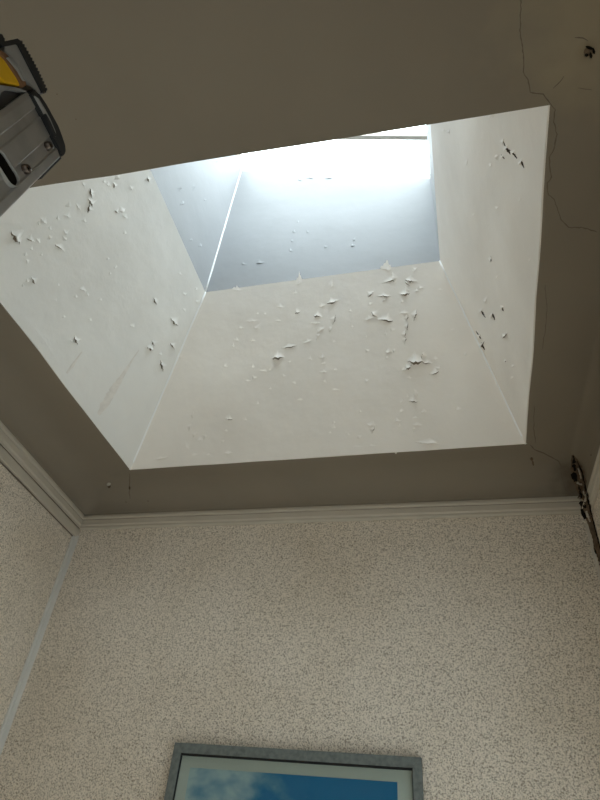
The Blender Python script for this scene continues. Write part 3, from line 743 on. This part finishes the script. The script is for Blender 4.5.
bm = bmesh.new(); frame_box(bm, pl(Vector((p0.x, ym - 0.0008, ZT - PHT + 0.07))), Vector((p1.x - p0.x, 0, 0)), Vector((0, 0, pzt - (ZT - PHT + 0.07))), Vector((0, 0.0006, 0)))
pr = bm_obj('print', bm, mp, pic); setp(pr, 'print of white clouds drifting in a deep blue sky')
bm = bmesh.new(); frame_box(bm, pl(Vector((X0 + g, ym - 0.006, ZT - PHT + g))), Vector((X1 - X0 - 2 * g, 0, 0)), Vector((0, 0, PHT - 2 * g)), Vector((0, 0.002, 0)))
M_pg = M_glass.copy(); M_pg.name = 'picture_glass'
for n_ in M_pg.node_tree.nodes:
    if n_.type == 'MIX_SHADER': n_.inputs[0].default_value = 0.02
bm_obj('glass', bm, M_pg, pic)

# ------------------------------------------------------------ stepladder at the left
LdV = Vector((-0.0355246, 0.10908323, 0.99339763)).normalized()
Wv = Vector((0.06490067, 0.99217855, -0.10662847)).normalized()
Nv = Vector((0.9972592, -0.06068424, 0.04232632)).normalized()
P0 = EYEP + Vector((-0.41976728, 0.25780821, 0.65251914))     # upper front corner of the near stile
PW = 0.0735
foot = P0 + LdV * (-(P0.z / LdV.z))
lad = setp(empty('stepladder', (foot.x - 0.2, foot.y - 0.15, 0)), 'aluminium stepladder at the left edge, black end cap and yellow top', 'ladder')
LO = Vector(lad.location)
def lp(u, v, w=0.0):           # u back along the face (-W), v down the stile, w out of the face
    return P0 - Wv * u - LdV * v + Nv * w - LO
SL = (P0.z - 0.03) / LdV.z
def stile(base):
    bm = bmesh.new()
    # channel profile across u, w : ribs along the stile
    pr_ = [(0, 0), (.0012, .0015), (.010, .0015), (.0115, 0), (.024, 0), (.0255, .0012), (.046, .0012), (.0475, 0), (.056, 0), (.0575, .0018), (.068, .0018), (.0735, 0), (.0735, -.026), (.0705, -.026), (.0705, -.003), (.003, -.003), (.003, -.026), (0, -.026)]
    a = [bm.verts.new(lp(u, 0, w) + base) for u, w in pr_]; b = [bm.verts.new(lp(u, SL, w) + base) for u, w in pr_]
    n = len(pr_)
    bm.faces.new(a); bm.faces.new(b[::-1])
    for i in range(n): bm.faces.new((a[i], b[i], b[(i + 1) % n], a[(i + 1) % n]))
    return bm_obj('stile', bm, M_alu, lad)
st = stile(Vector((0, 0, 0))); GAP = -Nv * 0.42
stile(GAP)
def face_pt(px, py, w=0.0):    # a photo point laid on the stile's side face
    return hit_plane(px, py, P0 + Nv * w, Nv) - LO
def prism_px(name, pts, w, thick, mtl, parent=lad, bev=0.0, smooth=False):
    bm = bmesh.new(); prism(bm, [face_pt(x, y, w) for x, y in pts], -Nv * thick)
    if bev:
        bmesh.ops.recalc_face_normals(bm, faces=bm.faces[:])
        bmesh.ops.bevel(bm, geom=bm.edges[:], offset=bev, segments=2, affect='EDGES')
    return bm_obj(name, bm, mtl, parent, smooth)
# rivets and slot
def disc_stack(name, c, prof_, mtl, parent, seg=20):   # lathe about Nv
    bm = bmesh.new(); a = Wv; b = LdV; rs = []
    for r_, h_ in prof_:
        rs.append([bm.verts.new(c + (a * math.cos(k * 2 * math.pi / seg) + b * math.sin(k * 2 * math.pi / seg)) * r_ + Nv * h_) for k in range(seg)])
    for i in range(len(rs) - 1):
        for k in range(seg): bm.faces.new((rs[i][k], rs[i][(k + 1) % seg], rs[i + 1][(k + 1) % seg], rs[i + 1][k]))
    bm.faces.new(rs[0]); bm.faces.new(rs[-1][::-1])
    return bm_obj(name, bm, mtl, parent, smooth=False)
for x, y in ((47, 146.5), (24.5, 169.5)):
    c = face_pt(x, y)
    r_ = disc_stack('rivet', c, [(0.0052, -0.001), (0.0052, 0.0035), (0.0042, 0.0058), (0.0028, 0.0062), (0.0022, 0.0035)], M_steel, lad)
    disc_stack('rivet_core_shade', c + Nv * 0.003, [(0.0021, 0), (0.0021, 0.0014), (0.0012, 0.002)], M_void_shade, r_)
sc_ = face_pt(4.0, 169.0)
def slot(rad, half, h0, h1, name, mtl, parent, ringw=None):
    bm = bmesh.new(); seg = 10
    def loop(rd, hh):
        o_ = []
        for s in (0, 1):
            for k in range(seg + 1):
                t = math.pi * k / seg + (math.pi if s else 0)
                o_.append(bm.verts.new(sc_ + Wv * (math.sin(t) * -0 + (math.sin(t) * rd + (half if not s else -half))) + LdV * (math.cos(t) * rd) + Nv * hh))
        return o_
    if ringw:
        ls = [loop(rad, h0), loop(rad, h1), loop(rad + ringw * .5, h1 + .0008), loop(rad + ringw, h0)]
        for i in range(3):
            n = len(ls[i])
            for k in range(n): bm.faces.new((ls[i][k], ls[i][(k + 1) % n], ls[i + 1][(k + 1) % n], ls[i + 1][k]))
    else:
        l0, l1 = loop(rad, h0), loop(rad, h1); bm.faces.new(l0); bm.faces.new(l1[::-1]); n = len(l0)
        for k in range(n): bm.faces.new((l0[k], l0[(k + 1) % n], l1[(k + 1) % n], l1[k]))
    return bm_obj(name, bm, mtl, parent)
s1 = slot(0.0085, 0.0095, -0.001, 0.0018, 'slot_shade', M_void_shade, lad)
slot(0.0085, 0.0095, 0.0, 0.0034, 'slot_rim', M_alu2, s1, 0.0022)
# black end cap wrapping the top of the stile
prism_px('end_cap', [(30, 93), (34, 101), (40, 112), (48, 128), (56, 143), (60.5, 152), (61.5, 156.5), (64, 156), (66.5, 152.5), (66, 146), (63.5, 138), (59, 126), (53, 115), (47, 104), (41, 95), (34, 88)], 0.004, 0.034, M_rub, bev=0.0015)
prism_px('end_cap_ridge', [(35, 95), (41, 106), (47, 117), (53, 129), (57, 137), (56, 131), (51, 119), (45, 108), (39, 98)], 0.0065, 0.006, M_alu2, bev=0.001)
prism_px('end_cap_ridge', [(46, 113), (51, 122), (55, 131), (57, 136), (55.5, 136.5), (51, 128), (46.5, 118)], 0.0078, 0.004, M_rub, bev=0.0006)
bm = bmesh.new(); frame_box(bm, lp(-0.0032, 0.002, -0.0015), -Wv * 0.0028, -LdV * 0.062, -Nv * 0.028, 0.0005); bm_obj('edge_gasket', bm, M_rub, lad)
# lower jaw of the hinge (dark hollow) and its struts
prism_px('hinge_housing', [(-12, 100), (0, 88), (10, 87), (26, 90), (31, 97), (33.5, 103), (20, 113), (0, 129), (-12, 138)], -0.006, 0.03, M_plas, bev=0.001)
prism_px('hinge_web', [(-12, 92), (0, 84.5), (8, 86), (16, 87), (26, 90), (27.5, 92.5), (16, 90), (8, 89), (2, 92), (-1, 99), (-12, 108)], 0.0, 0.03, M_alu2, bev=0.0006)
prism_px('hinge_web', [(-12, 118), (0, 108), (14, 103), (30, 99), (33, 102.5), (16, 107), (0, 116), (-12, 127)], -0.002, 0.02, M_rub, bev=0.0006)
# yellow top with its worn edge
prism_px('yellow_top', [(-14, 45), (0, 54), (6, 60), (12, 69), (18, 78), (22, 86), (12, 83.5), (5, 82), (0, 77), (-14, 70)], 0.001, 0.03, M_yel, bev=0.0008)
prism_px('worn_edge', [(-14, 38), (0, 49), (6, 53), (13, 60), (20, 70), (25, 79), (27, 85), (24, 87), (22, 86), (18, 78), (12, 69), (6, 60), (0, 54), (-14, 45)], 0.003, 0.03, M_rust, bev=0.0008)
prism_px('worn_edge', [(7, 57.5), (10, 56.5), (16, 63), (22, 72), (26, 81), (23.5, 80), (18, 70), (11, 61.5)], 0.005, 0.02, M_alu2, bev=0.0006)
# ribbed tread plate above it
prism_px('tread', [(4, 45), (17, 42.5), (20, 45.5), (42.5, 91.5), (40, 93.5), (33, 88), (27, 80), (20, 68), (12, 57.5), (5, 52)], 0.0, 0.06, M_alu2, bev=0.0008)
edge = [(3.5, 41.5), (17.5, 38.5), (20.5, 40.5)]
tooth = []
nT = 15
for k in range(nT + 1):
    t = k / nT; x = 20.5 + (46.5 - 20.5) * t + 1.3 * math.sin(math.pi * t); y = 40.5 + (91 - 40.5) * t
    tooth += [(x, y), (x + 2.1, y + 0.3), (x + 2.2, y + 1.9)] if k < nT else [(x, y)]
edge = edge + tooth + [(45.5, 93), (42.5, 92.5), (18.5, 45), (17, 44), (4, 46.5)]
prism_px('ribbed_rubber_edge', edge, 0.002, 0.064, M_rub)
prism_px('ribbed_rubber_edge', [(-12, 25), (0, 33.5), (2.5, 34.5), (3.8, 37.5), (5, 38.5), (4.5, 42), (6, 44), (3, 46.5), (0, 44), (-12, 35)], 0.002, 0.06, M_rub)
disc_stack('rivet', face_pt(42.6, 93.2), [(0.0012, 0), (0.0012, 0.003), (0.0006, 0.0036)], M_steel, lad, 10)
# treads between the stiles, rear frame, feet: below and left of the frame
nst = 6
for k in range(nst):
    v = 0.24 + k * 0.29
    bm = bmesh.new(); frame_box(bm, lp(0.0, v, -0.003), GAP * 0.985, (Vector((0, -1, 0)) + Wv * 0) * 0.08, Vector((0, 0, -0.025)), 0.002)
    t_ = bm_obj('step', bm, M_alu, lad)
bm = bmesh.new(); frame_box(bm, lp(0.0, 0.005, -0.03), GAP * 0.86, -Wv * 0.0735, -LdV * 0.03, 0.002)
bm_obj('top_bar', bm, M_alu, lad)
for s in (0, 1):
    top_ = lp(0.085, 0.02, -0.02) + GAP * s; bot = Vector((top_.x, top_.y - 0.75, 0.03 - LO.z))
    bm = bmesh.new(); d_ = bot - top_; frame_box(bm, top_, d_, Vector((0, -0.04, 0)), Vector((-0.02, 0, 0)), 0.001)
    bm_obj('rear_leg', bm, M_alu, lad)
    bm = bmesh.new(); frame_box(bm, bot + Vector((0.004, 0.006, -0.03)), Vector((-0.03, 0, 0)), Vector((0, -0.055, 0)), Vector((0, 0, 0.06)), 0.003); bm_obj('rubber_foot', bm, M_rub, lad)
    bt = lp(0.0, SL, 0) + GAP * s; bm = bmesh.new(); frame_box(bm, bt + Vector((0.004, 0.005, -0.03)), Vector((-0.034, 0, 0)), Vector((0, -0.085, 0)), Vector((0, 0, 0.05)), 0.003); bm_obj('rubber_foot', bm, M_rub, lad)
